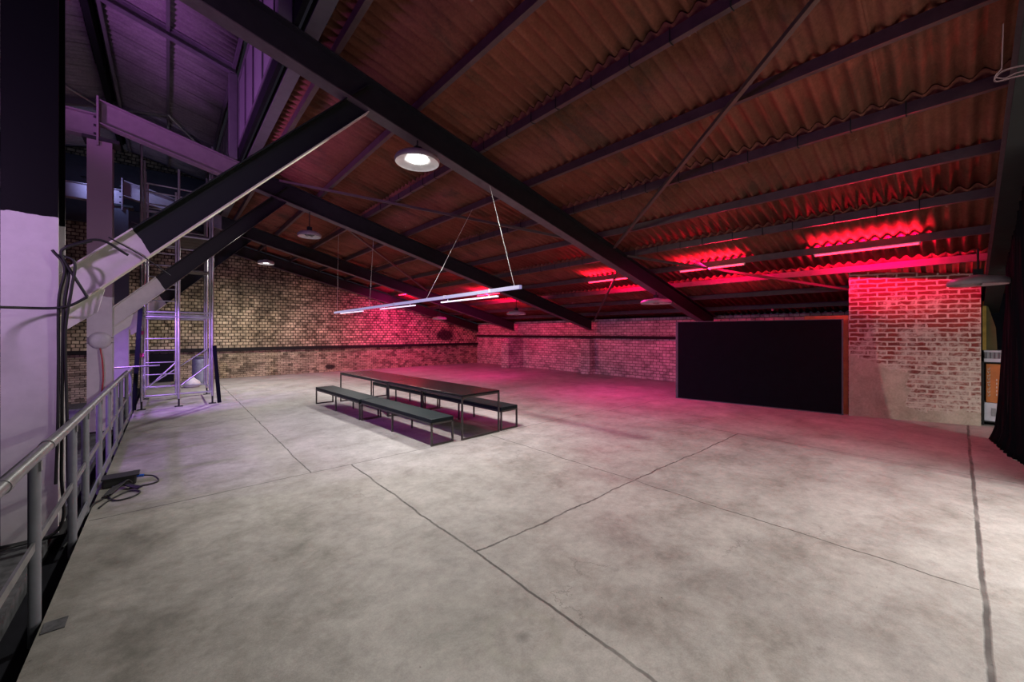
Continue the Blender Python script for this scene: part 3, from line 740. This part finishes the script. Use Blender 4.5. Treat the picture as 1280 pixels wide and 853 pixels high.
# ------------------------------------------------------------------ cables by the column
ca = [[(-.74,5.52,2.60),(-.70,5.50,2.45),(-.73,5.50,2.1),(-.745,5.54,1.4),(-.75,5.54,.6),(-.76,5.50,.08),(-1.1,5.4,.03),(-1.4,4.9,.02)],
      [(-.80,5.50,2.66),(-.72,5.48,2.50),(-.76,5.50,2.2),(-.765,5.52,1.6),(-.77,5.52,1.0),(-.78,5.5,.5)],
      [(-.76,5.50,2.62),(-.66,5.48,2.56),(-.68,5.48,2.3),(-.72,5.50,1.9),(-.715,5.53,1.2),(-.70,5.5,.3)],
      [(-1.9,4.2,2.25),(-1.35,5.1,2.13),(-.95,5.46,2.12),(-.72,5.48,2.14),(-.58,5.50,2.24)],
      [(-.58,5.50,2.24),(-.66,5.49,2.42),(-.74,5.48,2.62),(-.70,5.47,2.70),(-.55,5.49,2.78)],
      [(-.72,5.48,2.70),(-.5,5.50,2.80),(-.3,5.52,2.68)],
      [(-.45,5.64,2.86),(-.2,5.64,2.70),(.02,5.64,2.52)]]
lb = ['thick black cable hanging down the near column to the floor', 'black cable tied beside the near column, left strand', 'black cable drooping down the near column, right strand',
      'black cable slung from the left across the near column face', 'black cable loop at the foot of the thick brace', 'short black cable lying over the brace foot', 'thin black lashing around the white part of the brace']
for c_, l_ in zip(ca, lb):
    tag(MB().tube(arc(c_, 8), .012 if 'thin' not in l_ else .006, 8).build('cable', M['black_rubber']), l_, 'cable', 'cables at the near column')
# round cover on second column
t = thing('round_cover', 'round lilac cover plate strapped across the second column', 'cover', (-.985, 10.91, 1.75))
Mr = Matrix.Rotation(math.radians(90), 4, 'X')
MB().lathe([(0,.045),(.10,.042),(.15,.028),(.165,0)], (-.985,10.915,1.75), 28, Mr).build('dome', M['lilac'], t)
for z in (1.70, 1.80): MB().box(-1.18, -.80, 10.902, 10.918, z-.006, z+.006).build('strap', M['leg'], t)
tag(MB().tube(arc([(-.98,10.88,1.60),(-.95,10.86,1.35),(-.94,10.87,1.0),(-.97,10.88,.6),(-.98,10.88,.2)], 8), .012, 8).build('red_cable', M['red_cable']), 'red cable dropping from the round cover plate', 'cable')

# power box and cables on the floor
t = thing('power_box', 'black power supply box with blue plug on the floor by the handrail', 'box', (-.42, 6.9, 0))
bx = MB(); bx.box(-.60, -.30, 6.82, 7.02, .0, .105); bx.build('case', M['black_rubber'], t, bevel=.015)
MB().box(-.61, -.27, 6.81, 7.03, .105, .120).build('lid', M['black_rubber'], t, bevel=.005)
MB().tube([(-.30,6.90,.075), (-.23,6.88,.075)], .017, 10).build('plug', M['blue_plug'], t, 'blue plug')
g = MB()
g.tube(arc([(-.23,6.88,.075),(-.14,6.86,.05),(-.09,6.75,.012),(-.14,6.66,.012),(-.27,6.64,.012),(-.36,6.62,.012)], 8), .009, 8)
g.tube(arc([(-.50,6.78,.03),(-.52,6.5,.012),(-.44,6.25,.012),(-.30,6.28,.012),(-.25,6.42,.012),(-.36,6.52,.012),(-.50,6.3,.012),(-.56,6.1,.012)], 8), .009, 8)
for q in range(4): g.tube(arc([(-.56+q*.02,6.42,.02+.006*q),(-.50+q*.02,6.62,.05),(-.42+q*.015,6.76,.05+.01*q),(-.40+q*.02,6.80,.03)], 6), .011, 8)
for q in range(3): g.tube(arc([(-.44+q*.02,6.78,.05),(-.36+q*.02,6.64,.04),(-.27+q*.015,6.52,.02+.008*q)], 6), .011, 8)
tag(g.build('cable_bundle', M['black_rubber']), 'tangle of black cable in front of the power box', 'cable')
tag(MB().tube(arc([(-.56,6.40,.012),(-.62,6.2,.02),(-.70,5.95,-.13),(-.75,5.6,-.14)], 8), .010, 8).build('cable', M['black_rubber']), 'black cable slipping from the floor into the edge channel', 'cable')
tag(MB().box(-.605,-.50,3.80,3.93,.0,.006).build('floor_patch', M['rubble']), 'small grey metal plate lying at the platform edge by the handrail post', 'plate')

# ------------------------------------------------------------------ scaffold tower
t = thing('scaffold_tower', 'tall aluminium scaffold tower standing by the platform edge before the gable', 'scaffold', (.2, 14.2, 0))
XS = [-.49, .21, .90]; YS = [13.25, 15.3]
TOP = {0: 6.75, 1: 6.1, 2: 6.9}
for yi, y in enumerate(YS):
    for i, x in enumerate(XS):
        if yi == 1 and i == 1: continue
        st_ = MB().tube([(x, y, .20), (x, y, TOP[i]-.25*yi)], .030, 10).build('standard', M['scaffold'], t)
        MB().tube([(x, y, .012), (x, y, .30)], .020, 8).build('screw_jack', M['black_steel'], st_)
        MB().box(x-.08, x+.08, y-.08, y+.08, 0, .012).build('base_plate', M['black_steel'], st_)
        MB().tube([(x-.055 if i else x+.055, y, .28), (x-.055 if i else x+.055, y, TOP[i]-.6)], .022, 8).build('ladder_stile', M['scaffold'], t)
for y in YS:
    for z, r in ((.32, .024), (2.30, .030), (2.42, .024), (4.40, .024), (5.60, .020)):
        MB().tube([(XS[0], y, z), (XS[2], y, z)], r, 8).build('ledger', M['scaffold'], t)
for x in XS[::2]:
    for z in (.32, 2.36, 4.4): MB().tube([(x, YS[0], z), (x, YS[1], z)], .022, 8).build('transom', M['scaffold'], t)
for z in [.55,.85,1.15,1.45,1.75,2.7,3.0,3.12,3.3,3.6,3.9,4.1,4.7,5.0]:
    MB().tube([(XS[0], YS[0], z), (XS[1], YS[0], z)], .014, 6).build('rung', M['scaffold'], t)
for a, b in (((XS[0],13.27,.4),(XS[1],13.27,1.2)), ((XS[0]+.1,15.2,.4),(XS[2],15.2,1.4)), ((XS[1],13.27,.5),(XS[2],13.27,1.1)), ((XS[0],13.3,4.4),(XS[2],15.2,5.6)), ((XS[1],13.27,3.4),(XS[2],13.27,4.3))):
    MB().tube([a, b], .018, 8).build('diagonal', M['scaffold'], t)
dk = MB()
for q in range(4): dk.box(XS[0]+.04, XS[2]-.04, 13.3+.48*q, 13.3+.48*q+.45, 4.42, 4.47)
dk.build('deck', M['leg'], t)
MB().box(XS[1]+.05, XS[2]-.05, 13.6, 14.3, 3.55, 3.58).build('hatch', M['leg'], t)
for z in (4.9, 5.4):
    for y in YS: MB().tube([(XS[0], y, z), (XS[2], y, z)], .018, 8).build('guard_rail', M['scaffold'], t)
for (x, z) in ((XS[0], 1.85), (XS[0], 1.3)): MB().box(x-.04, x+.04, 13.19, 13.27, z, z+.09).build('clamp', M['pink'], t, 'bright pink clamp')
# dark raking props either side
tag(MB().bar((-.62, 13.1, .03), (-.50, 13.1, 2.55), .085, .06, up=(0,1,0)).build('raking_prop', M['black_fabric']), 'black prop leaning on the left leg of the scaffold tower', 'prop', 'black scaffold props')
tag(MB().bar((1.03, 13.0, .03), (.93, 13.12, 1.55), .085, .06, up=(0,1,0)).build('raking_prop', M['black_fabric']), 'black prop leaning on the right leg of the scaffold tower', 'prop', 'black scaffold props')
# barrel and sack behind the tower
t = thing('plastic_barrel', 'pale ribbed plastic barrel behind the scaffold tower', 'barrel', (.95, 18.4, 0))
pf = [(0,0),(.27,0),(.29,.03)] + [(.29+(.012 if q % 2 else 0), .06+.09*q) for q in range(10)] + [(.27,.98),(.24,1.0),(0,1.0)]
MB().lathe(pf, (.95,18.4,0), 28).build('drum', M['barrel'], t)
MB().lathe([(0,1.03),(.28,1.03),(.30,1.01),(.30,.97),(.28,.965)], (.95,18.4,0), 28).build('lid', M['panel_edge'], t)
sk = MB().lathe([(0,.0),(.20,.0),(.26,.08),(.22,.20),(.10,.30),(.05,.36),(0,.37)], (.62,17.6,0), 20)
tag(sk.build('white_sack', M['white_bag']), 'small white sack slumped by the plastic barrel', 'sack')

# ------------------------------------------------------------------ coloured floodlights of the venue
def spot(loc, target, e, col, angle, size=.15, blend=.6, lab=None):
    l = bpy.data.lights.new('flood_light', 'SPOT'); l.energy = e; l.color = col; l.spot_size = math.radians(angle); l.spot_blend = blend; l.shadow_soft_size = size
    o = bpy.data.objects.new('flood_light', l); C.objects.link(o); o.location = loc
    q = (Vector(target)-Vector(loc)).to_track_quat('-Z', 'Y'); o.rotation_euler = q.to_euler()
    if lab:
        b = thing('floodlight', lab, 'light', loc, 'stage floodlights')
        R = q.to_matrix().to_4x4()
        MB().lathe([(0,.32),(.09,.30),(.13,.20),(.13,.03),(.15,.0)], loc, 20, R).build('housing', M['black_steel'], b)
        fz = (-3.0 if loc[0] < -2.7 else -.02) if loc[2] < 5 else 6.11
        if loc[2] >= 5: MB().box(loc[0]-.02, loc[0]+.02, loc[1]-.05, 16.2, 5.96, 6.02).build('bracket', M['black_steel'], b)
        if loc[2] < 5: MB().tube([Vector(loc)+Vector((0,0,-.16)), (loc[0],loc[1],fz)], .02, 8).build('stand', M['black_steel'], b)
        MB().tube([Vector(loc)+R@Vector((.15,0,.12)), Vector(loc)+R@Vector((.17,0,.38)), Vector(loc)+R@Vector((-.17,0,.38)), Vector(loc)+R@Vector((-.15,0,.12))], .012, 6).build('yoke', M['black_steel'], b)
    return o
PUR = (.62, .16, 1.0); VIO = (.42, .12, 1.0); MAG = (.85, .22, .95)
spot((-3.4, 1.6, 3.6), (-.9, 9.4, 3.4), 640, (.80,.50,1.0), 84, .2, 1.0, 'purple floodlight left of the platform, aimed along the columns')
spot((-2.9, 8.6, 4.6), (.6, 9.0, 8.1), 700, (.66,.22,.85), 110, .2, .8, 'magenta floodlight shining up into the lantern roof')
spot((-1.07, 11.75, 2.5), (.1, 14.3, .0), 520, (.50,.22,1.0), 100, .15, .7, 'violet floodlight behind the second column, aimed at the scaffold feet')
spot((-1.47, 15.85, 6.1), (-1.3, 16.3, 6.1), 45, (.38,.48,1.0), 165, .04, .4, 'blue white floodlight before the third rafter')
spot((-4.6, 7.4, 3.2), (3.8, 8.3, 0), 900, (.46,.15,.95), 58, .3, .8, 'purple floodlight at far left, aimed low across the floor and tables')
spot((-5.2, 2.0, 4.3), (6, 6, 4.6), 330, (.55,.16,.9), 80, .3, .8, 'purple floodlight at far left, washing the roof purlins')

spot((-.63, 15.2, 7.0), (-.05, 16.25, 5.9), 70, (.45,.55,1.0), 60, .04, .4)
w = bpy.data.worlds.new('World'); bpy.context.scene.world = w; w.use_nodes = True
w.node_tree.nodes['Background'].inputs[0].default_value = (.5,.45,.65,1); w.node_tree.nodes['Background'].inputs[1].default_value = .02

# ------------------------------------------------------------------ camera
cam = bpy.data.cameras.new('camera'); co = bpy.data.objects.new('camera', cam); C.objects.link(co)
co.location = (0, 0, 1.9); co.rotation_euler = (math.radians(90), 0, -math.atan2(430, 490))
cam.sensor_width = 36; cam.lens = 36*490/1280; cam.shift_y = -10.5/1280; cam.clip_start = .05
sc = bpy.context.scene; sc.camera = co
sc.view_settings.view_transform = 'Standard'; sc.view_settings.look = 'None'; sc.view_settings.gamma = 1
sc.view_settings.exposure = 0; sc.view_settings.use_curve_mapping = False
sc.cycles.max_bounces = 8; sc.cycles.diffuse_bounces = 4; sc.cycles.sample_clamp_indirect = 4
try: sc.cycles.use_denoising = True
except Exception: pass
